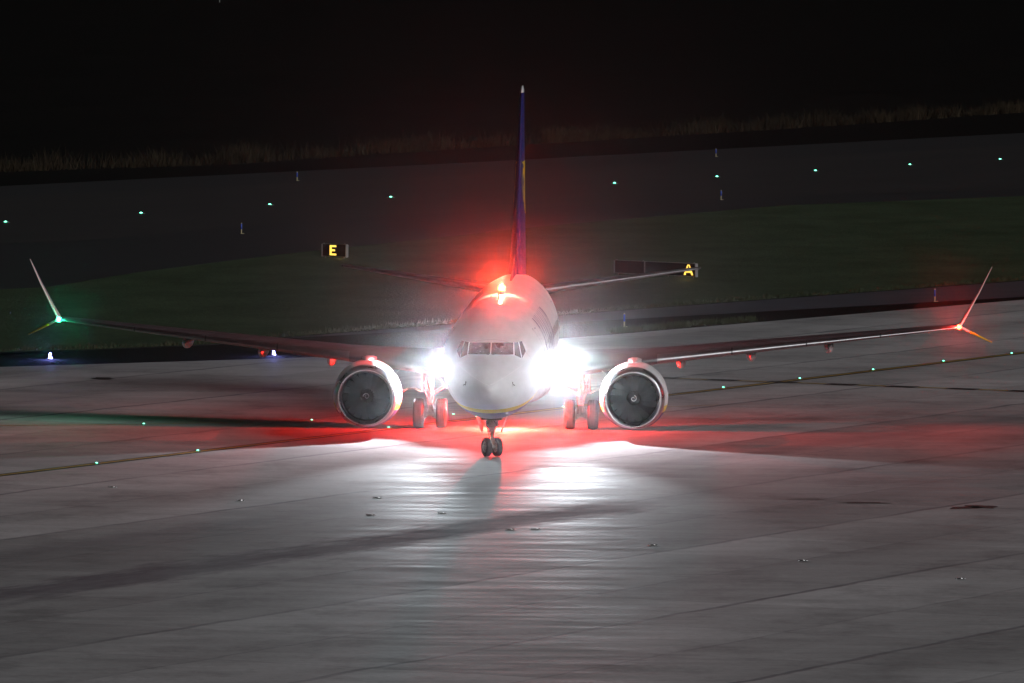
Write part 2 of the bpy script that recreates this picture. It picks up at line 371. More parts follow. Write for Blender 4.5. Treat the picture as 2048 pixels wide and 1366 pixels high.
def side_x(y, z, off=0.0):
    t = y + 4; c, w_ = FC(t), FW(t); hh = FT(t) - c if z > c else c - FB(t)
    return (w_ + off) * math.sqrt(max(0, 1 - ((z - c) / hh) ** 2))
ts = sorted(set([0.0, .03, .07, .11, .15, .22, .3, .4, .5, .62, .75, .9] + [1 + .15 * k for k in range(40)] + [7 + 1.0 * k for k in range(17)] + [24 + .5 * k for k in range(28)] + [38.0]))
bm = bmesh.new(); rings_mesh(bm, [sec(t) for t in ts]); FUS = obj('fuselage', bm, M['body'], JET, True)

def front_patch(bm, pts, off=.006, n=8):
    """quad in (x,z) seen from the front, laid on the skin"""
    a, b, c, d_ = [Vector((*p_, 0)) for p_ in pts]; grid = []
    for i in range(n + 1):
        row = []
        for j in range(n + 1):
            u_, v = i / n, j / n; q = (a * (1 - u_) + b * u_) * (1 - v) + (d_ * (1 - u_) + c * u_) * v
            row.append(bm.verts.new((q.x, front_y(q.x, q.y) - off, q.y)))
        grid.append(row)
    for i in range(n):
        for j in range(n): bm.faces.new((grid[i][j], grid[i + 1][j], grid[i + 1][j + 1], grid[i][j + 1]))
panes = [[(.018, 3.79), (.812, 3.77), (.778, 4.165), (.018, 4.165)], [(.845, 3.75), (1.09, 3.64), (.955, 4.18), (.805, 4.17)], [(1.112, 3.635), (1.235, 3.86), (1.08, 4.20), (.975, 4.195)]]
for sx in (1, -1):
    for pn in panes:
        bm = bmesh.new(); front_patch(bm, [(sx * x, z) for x, z in pn]); obj('windshield', bm, M['glass'], FUS, True)
# window surround and wipers
bm = bmesh.new()
for sx in (1, -1):
    a = (sx * .06, front_y(.06, 3.78) - .03, 3.78); b = (sx * .62, front_y(.62, 3.83) - .03, 3.83); tube(bm, a, b, .010, seg=6)
obj('wiper', bm, M['black'], FUS)
# radome seam ribbon, its white standing for glints on the fasteners; pitot probes
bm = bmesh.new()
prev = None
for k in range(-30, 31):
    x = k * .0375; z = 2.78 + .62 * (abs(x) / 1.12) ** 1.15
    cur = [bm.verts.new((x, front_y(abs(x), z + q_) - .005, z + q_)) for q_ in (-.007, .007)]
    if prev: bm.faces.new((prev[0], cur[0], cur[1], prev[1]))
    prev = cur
obj('radome_seam_glint', bm, M['seam'], FUS, True)
for sx in (1, -1):
    bm = bmesh.new(); x, z = .85, 2.78
    y = front_y(x, z); tube(bm, (sx * x, y, z), (sx * (x + .06), y - .10, z - .02), .018, .012, 8); tube(bm, (sx * (x + .06), y - .10, z - .03), (sx * (x + .06), y - .30, z - .02), .014, .008, 8)
    box(bm, (sx * (x - .02), y - .012, z + .02), (.03, .03, .16)); obj('pitot_probe', bm, M['black'], FUS)
# cabin windows
bm = bmesh.new(); g = []
for i in range(9):
    a = math.pi * 2 * i / 9
me0 = None
def cabin_window(side):
    bm = bmesh.new(); rows = []
    for i in range(7):
        zz = 3.58 + .36 * i / 6; hw = .125 * math.sqrt(max(.12, 1 - (abs(i - 3) / 3.35) ** 3)); xx = side_x(8, zz, .004) + .003
        rows.append((bm.verts.new((side * xx, -hw, zz)), bm.verts.new((side * xx, hw, zz))))
    for A, B in zip(rows[:-1], rows[1:]): bm.faces.new((A[0], A[1], B[1], B[0]))
    return bm
for side in (1, -1):
    base = None
    for k in range(42):
        y = 3.2 + .508 * k
        if 11.8 < y < 12.1: continue
        if base is None: base = obj('cabin_window', cabin_window(side), M['cabin'], FUS, True, (0, y, 0))
        else:
            c = base.copy(); COL.objects.link(c); c.parent = FUS; c.location = (0, y, 0)
bm.free()
# doors: frame line proud of the skin
def side_poly(bm, side, pts, off, thick=.0):
    bm.faces.new([bm.verts.new((side * (side_x(y, z) + off), y, z)) for y, z in pts])
for side in (1, -1):
    for y0 in (1.15, 25.4 - 4):
        bm = bmesh.new(); zs = [2.72 + 1.82 * i / 14 for i in range(15)]
        outer = [(y0, z) for z in zs] + [(y0 + .865, z) for z in zs[::-1]]
        inner = [(y0 + .035, min(max(z, 2.755), 4.505)) for z in zs] + [(y0 + .83, min(max(z, 2.755), 4.505)) for z in zs[::-1]]
        vo, vi = [[bm.verts.new((side * (side_x(y, z) + .004), y, z)) for y, z in q_] for q_ in (outer, inner)]
        for k in range(30): bm.faces.new((vo[k], vo[(k + 1) % 30], vi[(k + 1) % 30], vi[k]))
        DR = obj('door_frame', bm, M['textblue'], FUS)
        bm = bmesh.new(); side_poly(bm, side, [(y0 + .34, 3.6), (y0 + .54, 3.6), (y0 + .54, 3.85), (y0 + .34, 3.85)], .006); obj('door_window', bm, M['cabin'], FUS)
        bm = bmesh.new(); side_poly(bm, side, [(y0 + .12, 3.25), (y0 + .3, 3.25), (y0 + .3, 3.31), (y0 + .12, 3.31)], .006); obj('door_handle', bm, M['textblue'], FUS)
# lettering
def text_mesh(body, bold=.022, sp=1.0):
    c = bpy.data.curves.new('t', 'FONT'); c.body = body; c.offset = bold; c.space_character = sp; c.resolution_u = 4; o = bpy.data.objects.new('t', c); COL.objects.link(o)
    bpy.context.view_layer.update(); me = bpy.data.meshes.new_from_object(o.evaluated_get(bpy.context.evaluated_depsgraph_get()))
    bpy.data.objects.remove(o); bpy.data.curves.remove(c); bm = bmesh.new(); bm.from_mesh(me); bpy.data.meshes.remove(me)
    xs = [v.co.x for v in bm.verts]; ys = [v.co.y for v in bm.verts]; return bm, min(xs), max(xs), min(ys), max(ys)
def slice_bm(bm, a, b, n):
    for i in range(1, n):
        q = a + (b - a) * i / n
        bmesh.ops.bisect_plane(bm, geom=bm.verts[:] + bm.edges[:] + bm.faces[:], plane_co=(0, q, 0), plane_no=(0, 1, 0))
for side in (1, -1):
    bm, x0, x1, y0, y1 = text_mesh('RYANAIR', .03, 1.22); slice_bm(bm, y0, y1, 14)
    for v in bm.verts:
        a = (v.co.x - x0) / (x1 - x0); z = 2.95 + 1.85 * (v.co.y - y0) / (y1 - y0); y = 3.4 + 9.8 * (a if side > 0 else 1 - a)
        v.co = (side * (side_x(y, z) + .008), y, z)
    o = obj('lettering', bm, M['textblue'], FUS)
# belly fairing
bm = bmesh.new(); rr = []
for i in range(25):
    u = i / 24; y = 6.8 + 13.4 * u; k = math.sin(math.pi * u) ** .55 if 0 < u < 1 else .02
    rr.append([((1.60 + .34 * k) * math.cos(a) * (abs(math.cos(a)) ** -.22 if abs(math.cos(a)) > .05 else 1), y, 2.05 + (.55 + .33 * k) * math.sin(a)) for a in [2 * math.pi * q / 48 for q in range(48)]])
rings_mesh(bm, rr); obj('belly_fairing', bm, M['white'], FUS, True)
# antennas on the crown and belly
for (y, h) in ((6.2, .30), (12.6, .28)):
    bm = bmesh.new(); rings_mesh(bm, [[(x_ * s_, y + a * c_ + .5 * (1 - c_), z_) for x_, a in ((0, 0), (.03, .12), (.02, .3), (0, .42), (-.02, .3), (-.03, .12))] for s_, c_, z_ in ((1, 1, 5.3), (.5, .6, 5.36 + h))])
    obj('antenna', bm, M['white'], FUS)
bm = bmesh.new(); tube(bm, (-.32, 7.5, 5.25), (-.32, 7.5, 5.45), .02, .01); obj('antenna', bm, M['white'], FUS)

def airfoil(n=18):
    c = [(1 - math.cos(math.pi * i / n)) / 2 for i in range(n + 1)]
    th = lambda x: 5 * (.2969 * math.sqrt(x) - .126 * x - .3516 * x * x + .2843 * x ** 3 - .1036 * x ** 4)
    up = [(x, th(x)) for x in c[::-1]]; lo_ = [(x, -th(x) * .82) for x in c[1:]]
    return up + lo_[:-1] + [(1.0, -.004)]
AF = airfoil()
def wring(le, ch, tr, up=(0, 0, 1), sym=False, ca=0.02):
    out = []
    for x, h in AF:
        hh = (h / .82 if (sym and h < 0) else h) * tr * ch + (0 if sym else ca * ch * 4 * x * (1 - x))
        out.append((le[0] + up[0] * hh, le[1] + x * ch, le[2] + up[2] * hh))
    return out
def interp_sections(secs, sub=6):
    out = []
    for A, B in zip(secs[:-1], secs[1:]):
        for k in range(sub): out.append([tuple(a + (b - a) * k / sub for a, b in zip(p_, q_)) for p_, q_ in zip(A, B)])
    out.append(secs[-1]); return out
def zw(x): return 2.30 + .0898 * x
for side in (1, -1):
    secs = [wring((side * x, ley, zw(x)), ch, tr) for x, ley, ch, tr in ((0.6, 8.9, 8.7, .13), (1.9, 9.7, 7.7, .135), (5.8, 12.0, 5.1, .118), (17.0, 17.85, 1.75, .10), (17.22, 18.05, 1.5, .08))]
    bm = bmesh.new(); rings_mesh(bm, interp_sections(secs)); WG = obj('wing', bm, M['wing'], JET, True)
    if side < 0: WG['label'] = 'wing with the green lamp on its tip'
    else: WG['label'] = 'wing with the red lamp on its tip'
    # leading edge slats in bare metal, outboard of the engine and one inboard
    def wsec(x):
        X = [.6, 1.9, 5.8, 17.0]; return wring((side * x, float(np.interp(x, X, [8.9, 9.7, 12, 17.85])), zw(x)), float(np.interp(x, X, [8.7, 7.7, 5.1, 1.75])), float(np.interp(x, X, [.13, .135, .118, .10])))
    for (a, b) in ((5.75, 8.5), (8.56, 11.3), (11.36, 14.1), (14.16, 16.85)):
        bm = bmesh.new(); rr = []
        for k in range(7):
            ring = wsec(a + (b - a) * k / 6); c = ring[18]; seg = ring[15:22]; rr.append([(p_[0], p_[1] - .012, c[2] + (p_[2] - c[2]) * 1.02) for p_ in seg])
        rings_mesh(bm, rr, False, False, False); obj('slat', bm, M['metal'], WG, True)
    # flap track fairings
    for (x, y) in ((6.6, 16.3), (9.25, 17.2), (12.2, 18.2)):
        bm = bmesh.new(); z = zw(x) - .32
        lathe(bm, [(y - 1.9, .01), (y - 1.7, .09), (y - 1.2, .16), (y - .4, .19), (y + .6, .17), (y + 1.4, .09), (y + 1.9, .01)], 'Y', 16, (side * x, 0, z))
        for vv in bm.verts: vv.co.z = z + (vv.co.z - z) * 1.35
        obj('flap_track_fairing', bm, M['white'], WG, True)
    # split winglet
    up_n = (-side * math.cos(R(28)), 0, math.sin(R(28)))
    ws = [wring((side * 17.16, 18.0, 3.86), 1.5, .09, up_n, True), wring((side * 17.42, 18.35, 4.28), 1.2, .085, up_n, True), wring((side * 17.95, 18.98, 5.2), .78, .08, up_n, True), wring((side * 18.42, 19.75, 6.08), .30, .07, up_n, True)]
    bm = bmesh.new(); rings_mesh(bm, interp_sections(ws, 4)); WL = obj('winglet', bm, M['white'], JET, True)
    dn = (side * math.sin(R(28)), 0, math.cos(R(28)))
    bm = bmesh.new(); rings_mesh(bm, interp_sections([wring((side * 17.2, 18.1, 3.84), 1.1, .10, dn, True), wring((side * 17.55, 18.3, 3.66), .85, .11, dn, True)], 3)); obj('strake_root', bm, M['white'], WL, True)
    bm = bmesh.new(); rings_mesh(bm, interp_sections([wring((side * 17.55, 18.3, 3.66), .88, .125, dn, True), wring((side * 18.0, 18.75, 3.43), .62, .12, dn, True), wring((side * 18.43, 19.25, 3.21), .25, .12, dn, True)], 4)); obj('lower_winglet', bm, M['yellow'], WL, True)
    # web address along the inner face
    bm, x0, x1, y0, y1 = text_mesh('RYANAIR.COM', .01)
    for v in bm.verts:
        a = (v.co.x - x0) / (x1 - x0); b = (v.co.y - y0) / (y1 - y0)
        if side > 0: a = 1 - a
        k = .16 + .56 * a; zc = 3.86 + (6.08 - 3.86) * k
        xc = float(np.interp(zc, [3.86, 4.28, 5.2, 6.08], [17.16, 17.42, 17.95, 18.42])); yc = float(np.interp(zc, [3.86, 4.28, 5.2, 6.08], [18.0, 18.35, 18.98, 19.75])); ch = float(np.interp(zc, [3.86, 4.28, 5.2, 6.08], [1.5, 1.2, .78, .30]))
        yy = (.30 + .34 * (b if side > 0 else 1 - b)); th = .062 * ch * .95
        v.co = (side * xc + up_n[0] * th, yc + yy * ch, zc + up_n[2] * th)
    obj('lettering', bm, M['textblue'], WL)
    # horizontal stabiliser
    hs = [wring((side * .5, 29.1, 4.52), 3.9, .10, sym=True), wring((side * 1.1, 29.5, 4.60), 3.6, .10, sym=True), wring((side * 7.1, 33.35, 5.32), 1.25, .085, sym=True), wring((side * 7.2, 33.6, 5.33), .9, .07, sym=True)]
    bm = bmesh.new(); rings_mesh(bm, interp_sections(hs, 5)); HS = obj('tailplane', bm, M['wing'], JET, True)
    bm = bmesh.new(); rr = []
    for k in range(8):
        u = k / 7; ring = [tuple(a + (b - a) * u for a, b in zip(p_, q_)) for p_, q_ in zip(hs[1], hs[2])]; c = ring[18]; rr.append([(p_[0], p_[1] - .01, c[2] + (p_[2] - c[2]) * 1.03) for p_ in ring[14:23]])
    rings_mesh(bm, rr, False, False, False); obj('leading_edge', bm, M['metal'], HS, True)

# fin
FZ, FLE, FCH, FTH = [5.0, 6.6, 12.35, 12.55], [26.3, 28.4, 33.3, 33.75], [8.2, 6.4, 2.15, 1.5], [.085, .085, .075, .05]
def fsec(z, le=None):
    le = float(np.interp(z, FZ, FLE)); ch = float(np.interp(z, FZ, FCH)); tr = float(np.interp(z, FZ, FTH)); return wring((0, le, z), ch, tr, (1, 0, 0), True)
bm = bmesh.new(); rings_mesh(bm, [fsec(z) for z in (5.0, 5.6, 6.1, 6.6, 7.5, 8.4, 9.3, 10.2, 11.1, 12.0, 12.28)]); FIN = obj('tail_fin', bm, M['blue'], JET, True)
bm = bmesh.new(); rings_mesh(bm, [fsec(z) for z in (12.29, 12.35, 12.45, 12.55)]); obj('fin_cap', bm, M['white'], FIN, True)
bm = bmesh.new(); rings_mesh(bm, [[(-.04 , y0, 5.2), (.04, y0, 5.2), (.035, y0 + .01, z1), (-.035, y0 + .01, z1)] for y0, z1 in ((20.5, 5.36), (23.5, 5.62), (26.0, 6.1), (28.9, 6.95))]); obj('dorsal_fillet', bm, M['blue'], FIN, False)
def fin_x(y, z):
    le = float(np.interp(z, FZ, FLE)); ch = float(np.interp(z, FZ, FCH)); tr = float(np.interp(z, FZ, FTH)); x = min(1, max(0, (y - le) / ch))
    return 5 * (.2969 * math.sqrt(x) - .126 * x - .3516 * x * x + .2843 * x ** 3 - .1036 * x ** 4) * tr * ch
# yellow harp-like emblem: curved frame with strings and a raised wing
for side in (1, -1):
    bm = bmesh.new()
    def fstrip(pts, wd):
        vs = []
        for i, (y, z) in enumerate(pts):
            a = pts[max(0, i - 1)]; b = pts[min(len(pts) - 1, i + 1)]; t = Vector((b[0] - a[0], b[1] - a[1])).normalized(); n_ = Vector((-t.y, t.x)) * (wd[i] if isinstance(wd, list) else wd) / 2
            vs.append([bm.verts.new((side * (fin_x(y + s_ * n_.x, z + s_ * n_.y) + .006), y + s_ * n_.x, z + s_ * n_.y)) for s_ in (1, -1)])
        for A, B in zip(vs[:-1], vs[1:]): bm.faces.new((A[0], A[1], B[1], B[0]))
    arc = lambda y0, z0, y1, z1, bul, n=14: [(y0 + (y1 - y0) * k / n, z0 + (z1 - z0) * k / n + bul * math.sin(math.pi * k / n)) for k in range(n + 1)]
    fstrip(arc(31.3, 9.5, 30.55, 8.0, .1), [.55 + .25 * math.sin(math.pi * k / 14) for k in range(15)])
    fstrip(arc(30.6, 7.7, 31.3, 9.35, .12), [.25 + .35 * math.sin(math.pi * k / 14) for k in range(15)])
    fstrip(arc(31.2, 9.3, 34.6, 9.0, .22), [.6 - .34 * k / 14 for k in range(15)])
    fstrip(arc(30.7, 7.75, 34.3, 8.7, -.35), [.3 + .2 * math.sin(math.pi * k / 14) for k in range(15)])
    for k in range(7): fstrip([(31.5 + .4 * k, 9.15 - .02 * k), (31.5 + .4 * k, 8.6 - .0 * k), (31.5 + .4 * k, 7.85 + .09 * k)], .14)
    obj('emblem', bm, M['yellow'], FIN)

# engines
EX, EZ = 4.93, 1.60
for side in (1, -1):
    ENG = None
    def eshape(r, a, flat):
        r *= 1.025
        c, s_ = math.cos(a), math.sin(a); top, bot = 1.035, .93
        z = s_ * r * ((1 + (top - 1) * flat) if s_ > 0 else (1 + (bot - 1) * flat))
        if flat > 0 and s_ < 0: z = s_ * r * (1 - .07 * flat); c = c * (1 + .03 * flat * abs(s_))
        return (side * EX + c * r, z + EZ)
    def erings(prof, n=64): return [[(lambda q: (q[0], y, q[1]))(eshape(r, 2 * math.pi * k / n, fl)) for k in range(n)] for y, r, fl in prof]
    bm = bmesh.new(); rings_mesh(bm, erings([(8.28, 1.135, .7), (8.55, 1.185, .85), (8.9, 1.215, 1), (9.5, 1.235, 1), (10.3, 1.22, 1), (11.2, 1.13, .8), (12.0, .98, .5), (12.02, .92, .4), (11.5, .85, .3)]), False, False)
    ENG = obj('engine', bm, M['cowl'], JET, True)
    bm = bmesh.new(); rings_mesh(bm, erings([(8.3, .865, 0), (8.1, .885, 0), (7.98, .915, 0), (7.91, .95, .05), (7.89, .985, .1), (7.905, 1.02, .2), (7.96, 1.06, .35), (8.07, 1.098, .5), (8.18, 1.12, .6), (8.29, 1.137, .7)]), False, False)
    obj('inlet_lip', bm, M['lip'], ENG, True)
    bm = bmesh.new(); rings_mesh(bm, [[(side * EX + (1.008 + .016 * math.cos(b_)) * math.cos(a_), 7.886 + .016 * math.sin(b_), EZ + (1.008 + .016 * math.cos(b_)) * math.sin(a_)) for a_ in [2 * math.pi * q_ / 72 for q_ in range(72)]] for b_ in [math.pi + math.pi * k_ / 6 for k_ in range(7)]], False, False); obj('lip_highlight', bm, M['seam'], ENG, True)  # pale ring painted in as the bright highlight round the inlet lip
    bm = bmesh.new(); rings_mesh(bm, erings([(8.3, .864, 0), (8.6, .86, 0), (9.0, .885, 0), (9.3, .89, 0)], 48), False, True); obj('inlet_duct', bm, M['duct'], ENG, True)
    bm = bmesh.new()
    rows = []
    for i in range(7):
        r = .2 + .675 * i / 6; tw = R(40 + 34 * i / 6); ch = .32 + .06 * math.sin(math.pi * i / 6); sw = .10 * (i / 6) ** 2; th = []
        for s_ in (-.5, .5):
            aa = sw + s_ * ch * math.sin(tw) / max(r, .25) * .75; th.append(bm.verts.new((r * math.cos(aa), 8.98 + s_ * ch * math.cos(tw), r * math.sin(aa))))
        rows.append(th)
    for A, B in zip(rows[:-1], rows[1:]): bm.faces.new((A[0], A[1], B[1], B[0]))
    fb = obj('fan_blade', bm, M['fan'], ENG, True, (side * EX, 0, EZ))
    for k in range(1, 18):
        c = fb.copy(); COL.objects.link(c); c.parent = ENG; c.rotation_euler = (0, 2 * math.pi * k / 18, 0)
    bm = bmesh.new(); lathe(bm, [(8.52, .004), (8.56, .07), (8.66, .15), (8.8, .22), (8.98, .27), (9.2, .28)], 'Y', 28, (side * EX, 0, EZ)); obj('spinner', bm, M['spinner'], ENG, True)
    bm = bmesh.new(); prev = None; ph = 2.3 if side < 0 else .4
    for k in range(26):
        u = k / 25; a = ph + u * 2 * math.pi * 1.15; r = .035 + .085 * u; wd = .011 + .006 * u
        y = 8.52 + .10 * ((r / .13) ** 1.4) - .008; cur = [bm.verts.new((side * EX + (r + s_ * wd) * math.cos(a), y, EZ + (r + s_ * wd) * math.sin(a))) for s_ in (-1, 1)]
        if prev: bm.faces.new((prev[0], prev[1], cur[1], cur[0]))
        prev = cur
    obj('spiral_mark', bm, M['white'], ENG)
    bm = bmesh.new(); lathe(bm, [(11.4, .62), (12.2, .62), (13.2, .48), (13.6, .42)], 'Y', 32, (side * EX, 0, EZ)); lathe(bm, [(12.6, .38), (13.6, .30), (14.4, .03)], 'Y', 24, (side * EX, 0, EZ)); obj('exhaust', bm, M['steel'], ENG, True)
    # pylon
    bm = bmesh.new(); rings_mesh(bm, [[(side * EX + x_ * w_, y, z_) for x_, z_ in ((1, z0), (1, z1), (.4, z1 + .05), (-.4, z1 + .05), (-1, z1), (-1, z0))] for y, w_, z0, z1 in ((8.9, .03, 2.70, 2.83), (9.3, .16, 2.6, 2.90), (10.2, .24, 2.5, 2.95), (11.3, .25, 2.3, 2.92), (13.5, .22, 2.1, 2.55), (15.0, .05, 2.3, 2.5))])
    obj('pylon', bm, M['white'], ENG, True)
    # strake on the inboard side of the cowl
    bm = bmesh.new(); a = R(38); cx, cz = side * EX - side * 1.19 * math.cos(a), EZ + 1.2 * math.sin(a); dx, dz = -side * math.cos(a), math.sin(a)
    rings_mesh(bm, [[(cx + dx * h + q_ * -dz * side * -1, y, cz + dz * h + q_ * -abs(dx)) for h, q_ in ((-.05, .012), (hh, .004), (hh, -.004), (-.05, -.012))] for y, hh in ((8.95, .0), (9.25, .26), (9.8, .34), (10.1, .30))])
    obj('strake', bm, M['white'], ENG)

# wheels
def wheel(par, x, y, z, r, wd, rim_r, side_open=1, rot=None, tname='tyre'):
    bm = bmesh.new(); h = wd / 2
    lathe(bm, [(-h * .72, rim_r), (-h * .95, rim_r + .02), (-h, rim_r + (r - rim_r) * .45), (-h * .92, r * .93), (-h * .62, r * .99), (-h * .25, r), (-h * .2, r * .985), (-h * .15, r), (h * .15, r), (h * .2, r * .985), (h * .25, r), (h * .62, r * .99), (h * .92, r * .93), (h, rim_r + (r - rim_r) * .45), (h * .95, rim_r + .02), (h * .72, rim_r)], 'X', 40)
    t = obj(tname, bm, M['tyre'], par, True)
    bm = bmesh.new()
    lathe(bm, [(-h * .73, rim_r * 1.01), (-h * .80, rim_r * .93), (-h * .55, rim_r * .80), (-h * .45, rim_r * .45), (-h * .7, rim_r * .3), (-h * .75, .004)], 'X', 32)
    lathe(bm, [(h * .73, rim_r * 1.01), (h * .80, rim_r * .93), (h * .55, rim_r * .80), (h * .45, rim_r * .45), (h * .7, rim_r * .3), (h * .75, .004)], 'X', 32)
    rm = obj('rim', bm, M['rim'], par, True)
    bm = bmesh.new()
    for s_ in (-1, 1):
        for k in range(8):
            a = k * math.pi / 4; tube(bm, (s_ * h * .40, rim_r * .62 * math.cos(a), rim_r * .62 * math.sin(a)), (s_ * h * .62, rim_r * .62 * math.cos(a), rim_r * .62 * math.sin(a)), rim_r * .10, seg=8)
    hb = obj('rim_slot', bm, M['black'], par)
    for o in (t, rm, hb):
        o.location = (x, y, z)
        if rot: o.rotation_euler = (0, 0, rot)
# nose gear
bm = bmesh.new()
tube(bm, (0, 0, .34), (0, .03, .95), .055); tube(bm, (0, .02, .72), (0, .08, 1.6), .085)
tube(bm, (0, .05, .95), (0, .05, 1.22), .13, seg=18); tube(bm, (-.16, -.02, 1.10), (.16, -.02, 1.10), .075)
tube(bm, (-.19, -.05, 1.06), (-.19, -.05, 1.22), .05); tube(bm, (.19, -.05, 1.06), (.19, -.05, 1.22), .05)
NG = obj('nose_gear', bm, M['gearwhite'], JET)
bm = bmesh.new()
for sx in (1, -1):
    tube(bm, (sx * .07, .05, 1.18), (sx * .42, .10, 1.72), .045); tube(bm, (sx * .05, .7, 1.5), (sx * .06, .1, 1.12), .03); tube(bm, (sx * .20, 0, 1.22), (sx * .10, .0, 1.42), .035)
tube(bm, (0, -.02, 1.2), (.03, -.05, 1.7), .03); obj('drag_brace', bm, M['steel'], NG)
bm = bmesh.new(); steer = Matrix.Rotation(R(24), 3, 'Z')
def sp(p_): return steer @ Vector(p_)
tube(bm, sp((-.24, 0, .34)), sp((.24, 0, .34)), .05); tube(bm, sp((-.03, -.05, .62)), sp((-.14, -.26, .82)), .03); tube(bm, sp((-.14, -.26, .82)), sp((-.10, -.05, .98)), .03)
tube(bm, sp((-.24, -.2, .90)), sp((-.06, -.18, .90)), .035); tube(bm, sp((.05, -.08, .4)), sp((.05, -.10, .7)), .025)
obj('torque_link', bm, M['steel'], NG)
bm = bmesh.new(); box(bm, (0, -.10, .985), (.26, .10, .13)); bmesh.ops.bevel(bm, geom=bm.edges[:], offset=.015, segments=2, affect='EDGES'); obj('steering_unit', bm, M['white'], NG)
bm = bmesh.new()
for sx in (1, -1):
    for k, (x, z) in enumerate(((.15, 1.20), (.12, 1.34))):
        bm = bmesh.new(); bmesh.ops.create_uvsphere(bm, u_segments=12, v_segments=8, radius=.045, matrix=Matrix.Translation((sx * x, -.13, z))); obj('taxi_lamp', bm, M['metal'], NG, True)
bm = bmesh.new()
path_tube(bm, [(.06, -.1, 1.3), (.16, -.12, 1.15), (.10, -.13, .92), (.06, -.1, .7)], .012); path_tube(bm, [(-.10, -.1, 1.4), (-.22, -.12, 1.22), (-.14, -.12, .95), (-.07, -.1, .6)], .012); obj('hose', bm, M['black'], NG, True)
for sx in (1, -1):
    p_ = sp((sx * .205, 0, .345)); wheel(NG, p_.x, p_.y, p_.z, .345, .20, .20, rot=R(24))
for sx in (1, -1):
    bm = bmesh.new()
    rings_mesh(bm, [[(sx * (a[0] + q_), y, a[1]) for q_ in (0, .03)] + [(sx * (b[0] + q_), y, b[1]) for q_ in (.03, 0)] for y, a, b in ((-.85, (.50, 1.42), (.36, 1.02)), (-.3, (.52, 1.44), (.34, .90)), (.6, (.52, 1.44), (.33, .86)), (.95, (.50, 1.44), (.38, 1.05)))])
    obj('gear_door', bm, M['white'], NG)
bm = bmesh.new(); box(bm, (0, .1, 1.50), (.72, 1.5, .30)); obj('wheel_well_shade', bm, M['black'], NG)  # solid black block stands for the shade inside the gear well
# main gear
for side in (1, -1):
    gx, gy = side * 2.86, 15.6
    bm = bmesh.new(); tube(bm, (gx, gy, .56), (gx, gy, 1.35), .085); tube(bm, (gx, gy, 1.0), (gx, gy - .05, 2.5), .13, .15); tube(bm, (gx - .48, gy, .56), (gx + .48, gy, .56), .09)
    tube(bm, (gx, gy, 1.28), (gx, gy, 1.42), .19); MG = obj('main_gear', bm, M['gearwhite'], JET)
    bm = bmesh.new()
    tube(bm, (gx, gy, 1.25), (gx - side * 1.3, gy, 2.05), .06); tube(bm, (gx - side * .55, gy, 1.6), (gx - side * .1, gy - .05, 2.3), .045); tube(bm, (gx + .05, gy - .1, 1.3), (gx + side * .15, gy - .7, 2.3), .05); obj('side_brace', bm, M['steel'], MG)
    bm = bmesh.new()
    for q_ in (-1, 1): tube(bm, (gx + q_ * .12, gy - .12, 1.25), (gx + q_ * .07, gy - .38, .95), .035); tube(bm, (gx + q_ * .07, gy - .38, .95), (gx + q_ * .12, gy - .12, .64), .035)
    tube(bm, (gx - .1, gy - .38, .95), (gx + .1, gy - .38, .95), .04); obj('torque_link', bm, M['steel'], MG)
    bm = bmesh.new()
    for q_ in (-1, 1):
        lathe(bm, [(q_ * .16, .02), (q_ * .16, .19), (q_ * .26, .20), (q_ * .26, .02)], 'X', 20, (gx, gy, .56))
        for k in range(5):
            a = R(20 + 70 * k); tube(bm, (gx + q_ * .10, gy + .15 * math.cos(a), .56 + .15 * math.sin(a)), (gx + q_ * .20, gy + .15 * math.cos(a), .56 + .15 * math.sin(a)), .035, seg=8)
    obj('brake_unit', bm, M['steel'], MG)
    bm = bmesh.new()
    path_tube(bm, [(gx + side * .12, gy - .15, 2.2), (gx + side * .20, gy - .2, 1.7), (gx + side * .14, gy - .2, 1.3), (gx + side * .05, gy - .25, .9), (gx + side * .12, gy - .22, .62)], .014)
    path_tube(bm, [(gx + side * .1, gy - .15, 1.46), (gx + side * .35, gy - .15, 1.40), (gx + side * .60, gy - .15, 1.52), (gx + side * .85, gy - .12, 1.50), (gx + side * 1.1, gy - .1, 1.35)], .035); obj('hose', bm, M['gearwhite'], MG, True)
    bm = bmesh.new(); box(bm, (gx + side * .30, gy + .1, 1.95), (.04, 1.1, 1.1)); box(bm, (gx + side * .19, gy + .1, 1.7), (.2, .05, .05)); bmesh.ops.bevel(bm, geom=bm.edges[:], offset=.01, segments=1, affect='EDGES'); obj('gear_door', bm, M['white'], MG)
    for q_ in (-1, 1): wheel(MG, gx + q_ * .435, gy, .56, .56, .41, .29)

# ------------------------------------------------------------------ lamps of the aircraft
def lamp(kind, name, loc, color, energy, size=.08, parent=JET, aim=None, spot=60, blend=1.0):
    l = bpy.data.lights.new(name, kind); l.energy = energy; l.color = color; l.shadow_soft_size = size
    if kind == 'SPOT': l.spot_size = R(spot); l.spot_blend = blend
    o = bpy.data.objects.new(name, l); COL.objects.link(o); o.parent = parent; o.location = loc
    if aim: o.rotation_euler = Vector(aim).to_track_quat('-Z', 'Y').to_euler()
    return o
def glow(name, c, s): 
    n = N(name); n.put(n.b.inputs['Emission Color'], c); n.b.inputs['Emission Strength'].default_value = s; n.put(n.b.inputs['Base Color'], c); return n.m
M['lampwhite'] = glow('landing_lamp_lens', (1, .99, .97), 120)
M['lampred'] = glow('red_lens', (1, .05, .02), 25); M['lampredhot'] = glow('beacon_lens', (1, .22, .02), 60); M['lampgreen'] = glow('green_lens', (.04, 1, .45), 25)
LX, LY, LZ = 2.28, 9.60, 2.62
def to_camera(x, y, z): return (9.4 - x, -286.8 - y, 19.5 - z)      # towards the camera, for the narrow spots added to make halos
WHITE = (.84, .93, 1.0)
